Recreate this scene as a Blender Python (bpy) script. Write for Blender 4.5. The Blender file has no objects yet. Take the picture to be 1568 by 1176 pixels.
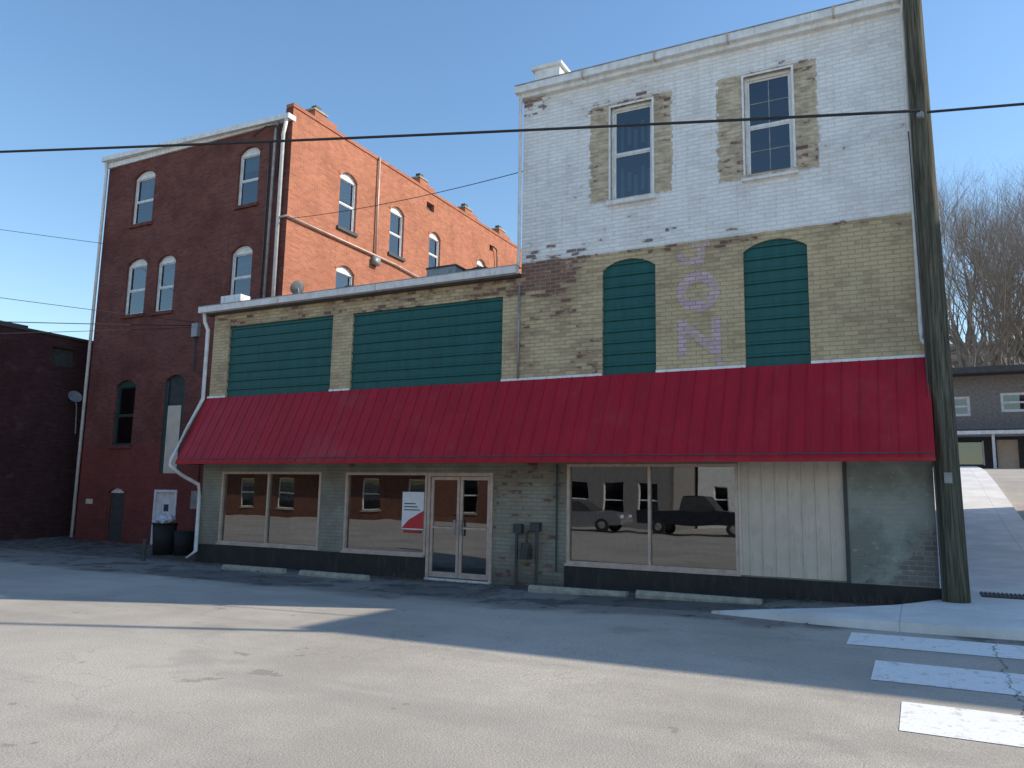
import bpy, math, random
from mathutils import Vector, Matrix
random.seed(7)
sc=bpy.context.scene
# ---------------------------------------------------------------- node helper
class G:
    def __init__(s,name):
        s.mat=bpy.data.materials.new(name); s.mat.use_nodes=True
        s.nt=s.mat.node_tree; s.nt.nodes.clear()
        s.out=s.n('ShaderNodeOutputMaterial')
        s.tc=s.n('ShaderNodeTexCoord').outputs['Object']
        sp=s.n('ShaderNodeSeparateXYZ'); s.l(s.tc,sp.inputs[0])
        s.x,s.y,s.z=sp.outputs
    def n(s,t): return s.nt.nodes.new(t)
    def l(s,a,b): s.nt.links.new(a,b)
    def put(s,inp,v):
        if isinstance(v,bpy.types.NodeSocket): s.l(v,inp)
        elif isinstance(v,(tuple,list)) and len(v)==3 and inp.type=='RGBA': inp.default_value=(*v,1)
        else: inp.default_value=v
    def m(s,op,a,b=0.0,c=None):
        k=s.n('ShaderNodeMath'); k.operation=op; s.put(k.inputs[0],a); s.put(k.inputs[1],b)
        if c is not None: s.put(k.inputs[2],c)
        return k.outputs[0]
    def mix(s,f,a,b,bt='MIX'):
        k=s.n('ShaderNodeMix'); k.data_type='RGBA'; k.blend_type=bt
        s.put(k.inputs[0],f); s.put(k.inputs[6],a); s.put(k.inputs[7],b); return k.outputs[2]
    def mr(s,v,a,b,c=0.,d=1.):
        k=s.n('ShaderNodeMapRange'); k.interpolation_type='SMOOTHSTEP'
        s.put(k.inputs[0],v)
        for i,q in enumerate((a,b,c,d)): s.put(k.inputs[i+1],q)
        return k.outputs[0]
    def noise(s,scale,det=4,rough=.55,vec=None,dist=0):
        k=s.n('ShaderNodeTexNoise'); s.l(vec or s.tc,k.inputs['Vector'])
        k.inputs['Scale'].default_value=scale;k.inputs['Detail'].default_value=det
        k.inputs['Roughness'].default_value=rough;k.inputs['Distortion'].default_value=dist
        return k.outputs['Fac']
    def vor(s,scale,feat='F1',vec=None,outp='Distance'):
        k=s.n('ShaderNodeTexVoronoi'); k.feature=feat; s.l(vec or s.tc,k.inputs['Vector'])
        k.inputs['Scale'].default_value=scale; return k.outputs[outp]
    def comb(s,a,b,c=0.):
        k=s.n('ShaderNodeCombineXYZ')
        for i,q in enumerate((a,b,c)): s.put(k.inputs[i],q)
        return k.outputs[0]
    def band(s,v,lo,hi,soft):
        return s.m('MULTIPLY',s.mr(v,lo-soft,lo+soft),s.mr(v,hi-soft,hi+soft,1.,0.))
    def rect(s,x,z,x0,x1,z0,z1,soft):
        return s.m('MULTIPLY',s.band(x,x0,x1,soft),s.band(z,z0,z1,soft))
    def wallu(s):
        g=s.n('ShaderNodeNewGeometry'); sp=s.n('ShaderNodeSeparateXYZ'); s.l(g.outputs['Normal'],sp.inputs[0])
        f=s.m('GREATER_THAN',s.m('ABSOLUTE',sp.outputs[0]),.5)
        return s.m('ADD',s.m('MULTIPLY',s.y,f),s.m('MULTIPLY',s.x,s.m('SUBTRACT',1.,f)))
    def brick(s,u,v,c1,c2,mo,w=.21,h=.072,ms=.008,bias=0.):
        k=s.n('ShaderNodeTexBrick'); s.l(s.comb(u,v),k.inputs['Vector'])
        s.put(k.inputs['Color1'],c1);s.put(k.inputs['Color2'],c2);s.put(k.inputs['Mortar'],mo)
        k.inputs['Scale'].default_value=1;k.inputs['Mortar Size'].default_value=ms
        k.inputs['Mortar Smooth'].default_value=.3;k.inputs['Bias'].default_value=bias
        k.inputs['Brick Width'].default_value=w;k.inputs['Row Height'].default_value=h
        return k.outputs['Color'],k.outputs['Fac']
    def fin(s,col,rough=.8,metal=0.,bump=None,dist=.01,st=1.,spec=.5):
        p=s.n('ShaderNodeBsdfPrincipled'); s.put(p.inputs['Base Color'],col);s.put(p.inputs['Roughness'],rough)
        p.inputs['Metallic'].default_value=metal; p.inputs['Specular IOR Level'].default_value=spec
        if bump is not None:
            b=s.n('ShaderNodeBump'); b.inputs['Strength'].default_value=st;b.inputs['Distance'].default_value=dist
            s.l(bump,b.inputs['Height']); s.l(b.outputs[0],p.inputs['Normal'])
        s.l(p.outputs[0],s.out.inputs[0]); return s.mat

def simple(name,col,rough=.7,metal=0.,var=.15,scale=6.,bump=0.,spec=.5,dirt=0.):
    g=G(name); n=g.noise(scale,4,.6)
    dark=tuple(c*(1-var*1.6) for c in col); lite=tuple(min(1,c*(1+var)) for c in col)
    c=g.mix(g.mr(n,.3,.7),dark,lite)
    if dirt>0:
        st=g.noise(3.,4,.7,vec=g.comb(g.m('MULTIPLY',g.x,4.),g.m('MULTIPLY',g.y,4.),g.m('MULTIPLY',g.z,.8)))
        c=g.mix(g.m('MULTIPLY',g.mr(st,.5,.75),dirt),c,(.10,.08,.06))
    return g.fin(c,rough,metal,g.noise(scale*12,2) if bump else None,.004,bump,spec)

def red_brick(name,c1,c2,mo,low=None,stain=.5):
    g=G(name); u=g.wallu(); n=g.m('MULTIPLY',g.m('SUBTRACT',g.noise(2.5,1),.5),.012)
    col,f=g.brick(g.m('ADD',u,n),g.m('ADD',g.z,n),c1,c2,mo,ms=.007)
    big=g.noise(.7,5,.7)
    col=g.mix(g.m('MULTIPLY',g.mr(big,.40,.66),stain),col,tuple(c*.42 for c in c1))
    col=g.mix(g.m('MULTIPLY',g.mr(g.noise(2.2,5,.7,vec=g.comb(u,g.z,3.)),.54,.72),.42),col,tuple(min(1,c*1.4+.05) for c in c2))
    st=g.noise(2.2,4,.7,vec=g.comb(g.m('MULTIPLY',u,3.),7.,g.m('MULTIPLY',g.z,.3)))
    col=g.mix(g.m('MULTIPLY',g.mr(st,.54,.78),.35),col,tuple(c*.35 for c in c1))
    if low: 
        zz=g.m('ADD',g.z,g.m('MULTIPLY',big,.35))
        col=g.mix(g.m('MULTIPLY',g.mr(zz,3.2,3.05),g.mr(big,.3,.7,.55,.25)),col,low)
    hgt=g.m('ADD',g.m('MULTIPLY',f,-1.),g.m('MULTIPLY',g.noise(30,2),.6))
    return g.fin(col,.9,0,hgt,.008,.8,.2)

def painted_wall():
    g=G('painted_brick'); u=g.wallu()
    n1=g.noise(1.2,5,.65); n2=g.noise(5.,5,.65,vec=g.comb(g.m('MULTIPLY',u,.75),g.m('MULTIPLY',g.z,1.7)))
    w=g.m('MULTIPLY',g.m('SUBTRACT',g.noise(2.5,1),.5),.018)
    uu=g.m('ADD',u,w); vv=g.m('ADD',g.z,w)
    bc,f=g.brick(uu,vv,(.27,.11,.085),(.14,.065,.055),(.30,.26,.22))
    rnd,_=g.brick(uu,vv,(0,0,0),(1,1,1),(.55,.55,.55))
    nn=g.m('SUBTRACT',n2,.5)
    x=g.m('ADD',g.x,g.m('ADD',g.m('MULTIPLY',nn,.09),g.m('MULTIPLY',g.m('SUBTRACT',rnd,.5),.06))); z=g.m('ADD',g.z,g.m('MULTIPLY',nn,.10))
    white=g.mix(g.mr(n1,.35,.7),(.90,.885,.86),(.80,.785,.76))
    tan=g.mix(g.mr(n1,.35,.68),(.62,.49,.29),(.47,.365,.22))
    green=g.mix(g.mr(n1,.35,.65),(.33,.325,.255),(.21,.21,.17))
    isw=g.mr(g.m('ADD',g.z,g.m('MULTIPLY',nn,.06)),6.02,6.035)
    c=g.mix(isw,tan,white)
    rw=g.m('MAXIMUM',g.rect(x,z,-5.2,-3.64,7.0,8.9,.012),g.rect(x,z,-2.83,-1.2,7.0,8.9,.012))
    c=g.mix(rw,c,g.mix(g.mr(n2,.38,.62),(.66,.55,.40),(.45,.355,.25)))
    c=g.mix(g.mr(g.z,2.75,2.65),c,green)
    c=g.mix(g.m('MULTIPLY',rnd,g.m('SUBTRACT',.17,g.m('MULTIPLY',isw,.09))),c,(.30,.25,.20))
    peel=g.m('ADD',g.m('MULTIPLY',n1,.35),g.m('ADD',g.m('MULTIPLY',n2,.45),g.m('MULTIPLY',rnd,.20)))
    for (a,b,d,e,k,s) in [(-6.7,-5.5,5.45,6.06,.19,.22),(-6.7,-4.9,3.7,6.0,.07,.3),(-6.7,-6.1,9.0,9.5,.16,.15),(-5.4,-3.5,8.86,9.02,.10,.06),(-3.,-1.1,8.86,9.02,.08,.06),
                        (-5.2,-3.64,7.0,8.9,.075,.03),(-2.83,-1.2,7.,8.9,.07,.03),(-6.7,-3.6,6.03,6.5,.08,.15),(-7.15,-5.65,0.,2.5,.085,.1),(-15,.3,5.86,6.03,.07,.03),(-15.,-6.7,5.4,5.8,.12,.05)]:
        peel=g.m('ADD',peel,g.m('MULTIPLY',g.rect(g.x,g.z,a,b,d,e,s),k))
    pm=g.m('MULTIPLY',g.mr(peel,.66,.70),.85)
    c=g.mix(g.m('MULTIPLY',f,g.m('SUBTRACT',.42,g.m('MULTIPLY',isw,.26))),c,(.20,.165,.13))
    fade=g.m('MULTIPLY',g.mr(peel,.53,.62),g.m('SUBTRACT',1.,g.m('MULTIPLY',isw,.72)))
    c=g.mix(g.m('MULTIPLY',fade,.42),c,(.30,.20,.13))
    c=g.mix(pm,c,bc)
    st=g.noise(2.2,5,.7,vec=g.comb(g.m('MULTIPLY',u,3.5),0.,g.m('MULTIPLY',g.z,.35)))
    c=g.mix(g.m('MULTIPLY',g.mr(st,.50,.78),.27),c,(.30,.24,.18))
    c=g.mix(g.m('MULTIPLY',g.mr(g.m('ADD',g.z,g.m('MULTIPLY',n2,.5)),.75,.3),.5),c,(.07,.065,.06))
    hgt=g.m('ADD',g.m('MULTIPLY',f,-.9),g.m('MULTIPLY',g.noise(28,2),.5))
    return g.fin(c,.85,0,hgt,.009,.75,.25)

def asphalt():
    g=G('asphalt')
    n=g.noise(.35,5,.65); f=g.noise(55,2,.7); sp=g.vor(70)
    c=g.mix(g.mr(n,.34,.66),(.40,.36,.305),(.55,.50,.425))
    c=g.mix(g.m('MULTIPLY',g.mr(f,.42,.62),.55),c,(.29,.265,.23))
    c=g.mix(g.m('MULTIPLY',g.mr(sp,.0,.35,1.,0.),.30),c,(.70,.66,.57))
    streak=g.noise(1.,4,.6,vec=g.comb(g.m('MULTIPLY',g.x,.15),g.m('MULTIPLY',g.y,1.3),0.))
    c=g.mix(g.m('MULTIPLY',g.mr(streak,.48,.68),.32),c,(.29,.265,.235))
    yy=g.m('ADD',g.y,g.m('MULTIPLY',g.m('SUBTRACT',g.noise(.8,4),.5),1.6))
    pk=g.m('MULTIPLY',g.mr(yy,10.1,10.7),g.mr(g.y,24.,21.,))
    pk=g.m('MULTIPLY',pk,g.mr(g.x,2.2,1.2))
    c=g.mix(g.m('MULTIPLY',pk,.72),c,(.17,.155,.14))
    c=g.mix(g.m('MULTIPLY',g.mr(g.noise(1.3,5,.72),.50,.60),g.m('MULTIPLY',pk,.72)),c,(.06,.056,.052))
    wob=g.m('MULTIPLY',g.m('SUBTRACT',g.noise(3.,3),.5),.15); px=g.m('ADD',g.x,wob);py=g.m('ADD',g.y,wob)
    for (a,b,d,e,k) in ((-13.5,-9.9,10.5,11.8,.45),(-4.9,-2.1,11.1,12.6,.55),(-8.4,-6.2,10.9,12.0,.4)):
        c=g.mix(g.m('MULTIPLY',g.rect(px,py,a,b,d,e,.02),k),c,(.07,.065,.06))
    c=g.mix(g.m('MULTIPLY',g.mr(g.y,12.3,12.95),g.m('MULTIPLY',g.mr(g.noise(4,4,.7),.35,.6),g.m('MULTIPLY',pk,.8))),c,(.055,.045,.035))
    c=g.mix(g.m('MULTIPLY',g.mr(g.noise(.55,3,.6,vec=g.comb(g.x,g.y,5.)),.62,.70),.3),c,(.22,.20,.18))
    c=g.mix(g.m('MULTIPLY',g.mr(g.noise(2.3,3,.6,vec=g.comb(g.x,g.y,15.)),.69,.72),.45),c,(.17,.155,.14))
    dv=g.n('ShaderNodeVectorMath');dv.operation='ADD'
    nz=g.n('ShaderNodeTexNoise');g.l(g.tc,nz.inputs['Vector']);nz.inputs['Scale'].default_value=1.5;nz.inputs['Detail'].default_value=4
    vm=g.n('ShaderNodeVectorMath');vm.operation='SCALE';g.l(nz.outputs['Color'],vm.inputs[0]);vm.inputs['Scale'].default_value=.9
    g.l(g.tc,dv.inputs[0]);g.l(vm.outputs[0],dv.inputs[1])
    e2=g.vor(.9,'DISTANCE_TO_EDGE',dv.outputs[0])
    cr2=g.m('MULTIPLY',g.mr(e2,.0,.015,1.,0.),g.m('MULTIPLY',g.mr(g.noise(.4,1,vec=g.comb(g.x,g.y,9.)),.46,.55),g.m('ADD',g.m('MULTIPLY',pk,.8),.20)))
    wx=g.m('ADD',g.x,g.m('MULTIPLY',g.m('SUBTRACT',g.noise(1.6,5,.7),.5),.35))
    lc=g.m('MULTIPLY',g.mr(g.m('ABSOLUTE',g.m('SUBTRACT',wx,.62)),.0,.013,1.,0.),g.mr(g.y,10.6,10.4))
    cr=g.m('MAXIMUM',lc,cr2)
    c=g.mix(g.m('MULTIPLY',cr,.8),c,(.035,.033,.03))
    hill=g.mr(g.y,53.,56.)
    c=g.mix(hill,c,g.mix(g.mr(g.noise(.5,5,.7),.4,.6),(.07,.053,.037),(.13,.10,.068)))
    h=g.m('ADD',g.m('MULTIPLY',f,.6),g.m('MULTIPLY',sp,-.6))
    return g.fin(c,.88,0,h,.007,.65,.3)

def road_paint():
    g=G('road_paint'); n=g.noise(9,5,.75); 
    c=g.mix(g.mr(n,.54,.66),(.88,.87,.83),(.60,.57,.51)); 
    c=g.mix(g.m('MULTIPLY',g.mr(g.noise(60,2,.7),.5,.65),.25),c,(.4,.38,.34))
    wx=g.m('ADD',g.x,g.m('MULTIPLY',g.m('SUBTRACT',g.noise(1.6,5,.7),.5),.35))
    lc=g.mr(g.m('ABSOLUTE',g.m('SUBTRACT',wx,.62)),.0,.013,1.,0.)
    c=g.mix(g.m('MULTIPLY',lc,.75),c,(.06,.055,.05))
    return g.fin(c,.8,0,None)
def concrete():
    g=G('concrete'); n=g.noise(1.2,6,.65)
    c=g.mix(g.mr(n,.35,.65),(.80,.78,.74),(.66,.64,.60))
    jy=g.m('PINGPONG',g.y,.75)
    j=g.m('MAXIMUM',g.mr(jy,.0,.012,1.,0.),g.mr(g.m('PINGPONG',g.m('ADD',g.x,.3),1.1),.0,.012,1.,0.))
    c=g.mix(g.m('MULTIPLY',j,.5),c,(.2,.19,.17))
    c=g.mix(g.m('MULTIPLY',g.mr(g.noise(5,5,.7),.6,.7),.35),c,(.4,.38,.34))
    return g.fin(c,.85,0,g.noise(40,2),.006,.4,.3)
def stucco():
    g=G('grey_green_stucco'); n=g.noise(1.6,6,.65)
    c=g.mix(g.mr(n,.38,.62),(.34,.35,.295),(.235,.24,.20))
    low=g.m('ADD',g.m('SUBTRACT',1.45,g.z),g.m('ADD',g.m('MULTIPLY',g.m('ADD',g.x,.6),.8),g.m('MULTIPLY',g.m('SUBTRACT',n,.5),2.4)))
    bc,f=g.brick(g.x,g.z,(.24,.20,.17),(.15,.12,.105),(.30,.29,.27))
    c=g.mix(g.m('MULTIPLY',g.mr(low,.85,1.),.8),c,bc)
    c=g.mix(g.m('MULTIPLY',g.mr(g.noise(7,5,.7),.58,.66),.5),c,(.46,.45,.42))
    return g.fin(c,.9,0,g.m('SUBTRACT',g.noise(14,4),g.m('MULTIPLY',f,.4)),.012,.7,.2)
def wood():
    g=G('pole_wood'); v=g.comb(g.m('MULTIPLY',g.x,9.),g.m('MULTIPLY',g.y,9.),g.m('MULTIPLY',g.z,.35))
    n=g.noise(3.,5,.7,vec=v); c=g.mix(g.mr(n,.35,.65),(.055,.05,.036),(.16,.15,.11))
    c=g.mix(g.m('MULTIPLY',g.mr(g.noise(1.1,4),.5,.65),.45),c,(.075,.09,.06))
    ck=g.noise(9.,2,.6,vec=g.comb(g.m('MULTIPLY',g.x,9.),g.m('MULTIPLY',g.y,9.),g.m('MULTIPLY',g.z,.12)))
    c=g.mix(g.mr(ck,.62,.68),c,(.02,.018,.015))
    return g.fin(c,.9,0,n,.02,.8,.2)
def glass(name,tint,refl,rough=.008):
    g=G(name); t=g.n('ShaderNodeBsdfTransparent'); t.inputs[0].default_value=(*tint,1)
    gl=g.n('ShaderNodeBsdfGlossy'); gl.inputs[0].default_value=(.9,.93,.95,1); gl.inputs['Roughness'].default_value=rough
    b=g.n('ShaderNodeBump'); b.inputs['Strength'].default_value=.08; b.inputs['Distance'].default_value=.02
    g.l(g.noise(1.2,1),b.inputs['Height']); g.l(b.outputs[0],gl.inputs['Normal'])
    fr=g.n('ShaderNodeFresnel'); fr.inputs[0].default_value=1.5
    k=g.n('ShaderNodeMixShader'); g.l(g.m('MINIMUM',g.m('ADD',fr.outputs[0],refl),1.),k.inputs[0]); g.l(t.outputs[0],k.inputs[1]); g.l(gl.outputs[0],k.inputs[2])
    g.l(k.outputs[0],g.out.inputs[0]); return g.mat
def lavender():
    g=G('lavender_paint'); c,f=g.brick(g.wallu(),g.z,(.66,.49,.52),(.50,.36,.42),(.34,.26,.22))
    c=g.mix(g.mr(g.noise(6,5,.7),.50,.62),c,(.52,.41,.25)); return g.fin(c,.85,0,g.m('MULTIPLY',f,-1.),.008,.6,.2)
def awning_red():
    g=G('red_metal'); st=g.noise(2.,5,.7,vec=g.comb(g.m('MULTIPLY',g.x,2.5),0.,g.m('MULTIPLY',g.z,.5)))
    c=g.mix(g.mr(st,.35,.7),(.42,.007,.018),(.33,.007,.016))
    c=g.mix(g.m('MULTIPLY',g.mr(g.noise(1.1,5,.7),.5,.75),.12),c,(.35,.2,.18))
    return g.fin(c,g.mr(g.noise(3,3),.3,.7,.35,.5),0,g.noise(1.5,2),.02,.2,.35)
def teal_m():
    g=G('teal_metal'); st=g.noise(2.,5,.7,vec=g.comb(g.m('MULTIPLY',g.x,4.),0.,g.m('MULTIPLY',g.z,.5)))
    c=g.mix(g.mr(st,.35,.7),(.012,.105,.095),(.009,.078,.073))
    c=g.mix(g.m('MULTIPLY',g.mr(g.noise(9,5,.7),.60,.72),.25),c,(.12,.15,.14))
    return g.fin(c,.5,0,g.noise(2.,2),.01,.3,.4)
M={}
M['paintwall']=painted_wall()
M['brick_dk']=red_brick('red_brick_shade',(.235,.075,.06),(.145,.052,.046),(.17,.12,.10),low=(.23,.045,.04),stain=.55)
M['brick_or']=red_brick('orange_brick_sunlit',(.54,.20,.11),(.41,.14,.08),(.42,.29,.21),stain=.3)  # sunlit copy of the front's brick; sun and shade put into the two colours
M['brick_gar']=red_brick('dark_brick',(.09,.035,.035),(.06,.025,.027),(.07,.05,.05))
M['brick_opp']=red_brick('street_brick',(.22,.09,.06),(.17,.07,.05),(.18,.14,.12))
M['asphalt']=asphalt();M['rpaint']=road_paint();M['conc']=concrete();M['wood']=wood();M['stucco']=stucco()
M['glass']=glass('shop_glass',(.40,.42,.42),.15);M['wglass']=glass('window_glass',(.30,.36,.38),.10)
M['lav']=lavender();M['red']=awning_red();M['teal']=teal_m()
M['white']=simple('white_trim',(.80,.80,.78),.55,dirt=.3,var=.08)
M['whitep']=simple('white_pipe',(.74,.71,.68),.45,dirt=.3,var=.08)
M['grey']=simple('grey_metal',(.32,.32,.32),.5,.3)
M['dgrey']=simple('dark_grey',(.06,.06,.06),.6)
M['black']=simple('black_paint',(.028,.026,.024),.75,scale=3,dirt=.4,bump=.5)
M['frame']=simple('bronze_frame',(.58,.45,.37),.45,.2,dirt=.2,var=.1)
M['siding']=simple('beige_siding',(.68,.58,.47),.6,dirt=.22,var=.05,scale=3)
M['inter']=simple('interior_wall',(.24,.22,.19),.9)
M['interd']=simple('interior_dark',(.06,.06,.06),.9)
M['blind']=simple('window_blind',(.62,.64,.65),.8)
M['dgreen']=simple('dark_green_paint',(.02,.06,.055),.6,dirt=.2)
M['roof']=simple('roof_membrane',(.18,.18,.18),.9)
M['tire']=simple('rubber',(.02,.02,.02),.8)
M['wire']=simple('wire_black',(.02,.02,.02),.6)
M['bag']=simple('white_bag',(.6,.6,.62),.35)
M['signw']=simple('sign_white',(.80,.80,.80),.4,var=.03)
M['signr']=simple('sign_red',(.60,.03,.04),.4,var=.05)
M['shingle']=simple('grey_shingle',(.24,.22,.205),.85,scale=8)
M['stone']=simple('sandstone',(.38,.34,.26),.9,scale=7,bump=.6)
M['bark']=simple('bark',(.26,.21,.17),.9,scale=3)
M['leaf']=simple('dry_leaf',(.20,.12,.05),.8)
M['dirt']=simple('dirt',(.12,.10,.08),.95,scale=9)
# ---------------------------------------------------------------- mesh builder
def root(name):
    e=bpy.data.objects.new(name,None); e.empty_display_size=.5; sc.collection.objects.link(e); return e
class MB:
    def __init__(s): s.v=[];s.f=[];s.mi=[];s.mats=[]
    def mt(s,k):
        if k not in s.mats: s.mats.append(k)
        return s.mats.index(k)
    def face(s,pts,k):
        i=len(s.v); s.v+= [tuple(p) for p in pts]; s.f.append(tuple(range(i,i+len(pts)))); s.mi.append(s.mt(k))
    def hexa(s,c,k):
        i=len(s.v); s.v+=[tuple(p) for p in c]
        for q in ((0,3,2,1),(4,5,6,7),(0,1,5,4),(1,2,6,5),(2,3,7,6),(3,0,4,7)):
            s.f.append(tuple(i+a for a in q)); s.mi.append(s.mt(k))
    def box(s,x0,x1,y0,y1,z0,z1,k):
        s.hexa([(x0,y0,z0),(x1,y0,z0),(x1,y1,z0),(x0,y1,z0),(x0,y0,z1),(x1,y0,z1),(x1,y1,z1),(x0,y1,z1)],k)
    def boxP(s,P,u0,u1,v0,v1,d0,d1,k):
        s.hexa([P(u0,v0,d0),P(u1,v0,d0),P(u1,v0,d1),P(u0,v0,d1),P(u0,v1,d0),P(u1,v1,d0),P(u1,v1,d1),P(u0,v1,d1)],k)
    def tube(s,path,r,k,seg=8,r1=None,cap=True):
        pts=[Vector(p) for p in path]; n=len(pts); base=len(s.v); mi=s.mt(k)
        for i,p in enumerate(pts):
            t=(pts[min(i+1,n-1)]-pts[max(i-1,0)]).normalized()
            a=Vector((0,0,1)) if abs(t.z)<.9 else Vector((1,0,0))
            e1=t.cross(a).normalized(); e2=t.cross(e1)
            rr=r if r1 is None else r+(r1-r)*i/(n-1)
            for j in range(seg):
                an=2*math.pi*j/seg; s.v.append(tuple(p+e1*math.cos(an)*rr+e2*math.sin(an)*rr))
        for i in range(n-1):
            for j in range(seg):
                a=base+i*seg+j;b=base+i*seg+(j+1)%seg
                s.f.append((a,b,b+seg,a+seg)); s.mi.append(mi)
        if cap:
            s.f.append(tuple(base+j for j in range(seg))[::-1]); s.mi.append(mi)
            s.f.append(tuple(base+(n-1)*seg+j for j in range(seg))); s.mi.append(mi)
    def build(s,name,parent=None,smooth=False,bevel=0):
        me=bpy.data.meshes.new(name); me.from_pydata(s.v,[],s.f)
        for k in s.mats: me.materials.append(M[k])
        me.polygons.foreach_set('material_index',s.mi)
        if smooth: me.polygons.foreach_set('use_smooth',[True]*len(s.f))
        me.update(); o=bpy.data.objects.new(name,me); sc.collection.objects.link(o)
        if parent: o.parent=parent
        if bevel:
            b=o.modifiers.new('b','BEVEL'); b.width=bevel;b.segments=2
        return o
def wall(mb,P,u0,u1,v0,v1,holes,k,depth=.16):
    us=sorted(set([u0,u1]+[h[0] for h in holes]+[h[1] for h in holes])); vs=sorted(set([v0,v1]+[h[2] for h in holes]+[h[3] for h in holes]))
    for a,b in zip(us,us[1:]):
        for c,d in zip(vs,vs[1:]):
            m=((a+b)/2,(c+d)/2)
            if any(h[0]<m[0]<h[1] and h[2]<m[1]<h[3] for h in holes): continue
            mb.face([P(a,c,0),P(b,c,0),P(b,d,0),P(a,d,0)],k)
    for (a,b,c,d) in holes:
        mb.face([P(a,c,0),P(a,d,0),P(a,d,depth),P(a,c,depth)],k)
        mb.face([P(b,d,0),P(b,c,0),P(b,c,depth),P(b,d,depth)],k)
        mb.face([P(b,c,0),P(a,c,0),P(a,c,depth),P(b,c,depth)],k)
        mb.face([P(a,d,0),P(b,d,0),P(b,d,depth),P(a,d,depth)],k)
def arc(u0,u1,v,rise,n=12):
    w=(u1-u0)/2; R=(w*w+rise*rise)/(2*rise); cu=(u0+u1)/2; cv=v+rise-R; a0=math.asin(min(1,w/R))
    return [(cu+R*math.sin(-a0+2*a0*i/n),cv+R*math.cos(-a0+2*a0*i/n)) for i in range(n+1)]
def arch(mb,P,u0,u1,v,rise,kwall,kfill,depth,ring='',fd=.08):
    A=arc(u0,u1,v,rise)
    top=v+rise
    for (a,b),(c,d) in zip(A,A[1:]):
        mb.face([P(a,b,0),P(c,d,0),P(c,top,0),P(a,top,0)],kwall)
        mb.face([P(a,b,0),P(a,b,depth),P(c,d,depth),P(c,d,0)],kwall)
        if kfill: mb.face([P(a,v,fd),P(c,v,fd),P(c,d,fd),P(a,b,fd)],kfill)
    if ring:
        B=arc(u0-.1,u1+.1,v+.04,rise+.12)
        for (a,b),(c,d),(e,f),(g,h) in zip(A,A[1:],B,B[1:]):
            mb.face([P(a,b,-.015),P(c,d,-.015),P(g,h,-.015),P(e,f,-.015)],ring)
            mb.face([P(e,f,-.015),P(g,h,-.015),P(g,h,0),P(e,f,0)],ring)
            mb.face([P(c,d,-.015),P(a,b,-.015),P(a,b,0),P(c,d,0)],ring)
def sash(mb,P,u0,u1,v0,v1,fr='white',gl='wglass',d=.07,fw=.045,sill='',grid=False,blind=0.,back='interd'):
    mb.boxP(P,u0,u0+fw,v0,v1,d,d+.07,fr);mb.boxP(P,u1-fw,u1,v0,v1,d,d+.07,fr)
    mb.boxP(P,u0+fw,u1-fw,v0,v0+fw,d,d+.07,fr);mb.boxP(P,u0+fw,u1-fw,v1-fw,v1,d,d+.07,fr)
    vm=(v0+v1)/2; a,b=u0+fw,u1-fw
    mb.boxP(P,a,b,vm-.02,vm+.02,d+.015,d+.06,fr)
    for (s0,s1,dd) in ((v0+fw,vm-.02,.03),(vm+.02,v1-fw,.045)):
        mb.boxP(P,a,a+.025,s0,s1,d+dd,d+dd+.02,fr);mb.boxP(P,b-.025,b,s0,s1,d+dd,d+dd+.02,fr)
        mb.boxP(P,a+.025,b-.025,s0,s0+.025,d+dd,d+dd+.02,fr);mb.boxP(P,a+.025,b-.025,s1-.025,s1,d+dd,d+dd+.02,fr)
        g=d+dd+.01
        mb.face([P(a+.025,s0+.025,g),P(b-.025,s0+.025,g),P(b-.025,s1-.025,g),P(a+.025,s1-.025,g)],gl)
        if grid:
            um=(a+b)/2; sm=(s0+s1)/2
            mb.boxP(P,um-.008,um+.008,s0+.03,s1-.03,g-.006,g-.002,'grey');mb.boxP(P,a+.03,um-.009,sm-.008,sm+.008,g-.006,g-.002,'grey');mb.boxP(P,um+.009,b-.03,sm-.008,sm+.008,g-.006,g-.002,'grey')
    D=d+.5
    mb.face([P(a,v0,D),P(b,v0,D),P(b,v1,D),P(a,v1,D)],back)
    if blind>0:
        e=d+.12; s=v1-blind*(v1-v0); mb.face([P(a,s,e),P(b,s,e),P(b,v1,e),P(a,v1,e)],'blind')
    if sill: mb.boxP(P,u0-.07,u1+.07,v0-.1,v0-.002,-.07,.06,sill)
def corr_h(mb,P,u0,u1,v0,v1,k,d=.05,pitch=.205,arcpts=None):
    prof=[];v=v0
    while v<v1:
        for dv,dd in ((0,0),(.12,.0),(.135,-.028),(.17,-.028),(.185,0)):
            if v+dv<v1: prof.append((v+dv,dd))
        v+=pitch
    prof.append((v1,0))
    def top(u):
        if not arcpts: return 99
        for (a,b),(c,e) in zip(arcpts,arcpts[1:]):
            if a<=u<=c: return b+(e-b)*(u-a)/(c-a)
        return arcpts[-1][1]
    us=[p[0] for p in arcpts] if arcpts else [u0,u1]
    for a,c in zip(us,us[1:]):
        ta,tc=top(a),top(c)
        for (p,pd),(q,qd) in zip(prof,prof[1:]):
            if p>=max(ta,tc): break
            mb.face([P(a,min(p,ta),d+pd),P(c,min(p,tc),d+pd),P(c,min(q,tc),d+qd),P(a,min(q,ta),d+qd)],k)
def corr_v(mb,P,u0,u1,v0,v1,k,d=.04,pitch=.2):
    prof=[];u=u0
    while u<u1:
        for du,dd in ((0,0),(.14,.0),(.15,-.02),(.17,-.02),(.18,0)):
            if u+du<u1: prof.append((u+du,dd))
        u+=pitch
    prof.append((u1,0))
    for (p,pd),(q,qd) in zip(prof,prof[1:]):
        mb.face([P(p,v0,d+pd),P(q,v0,d+qd),P(q,v1,d+qd),P(p,v1,d+pd)],k)
def ss(t): t=max(0,min(1,t)); return t*t*(3-2*t)
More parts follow.
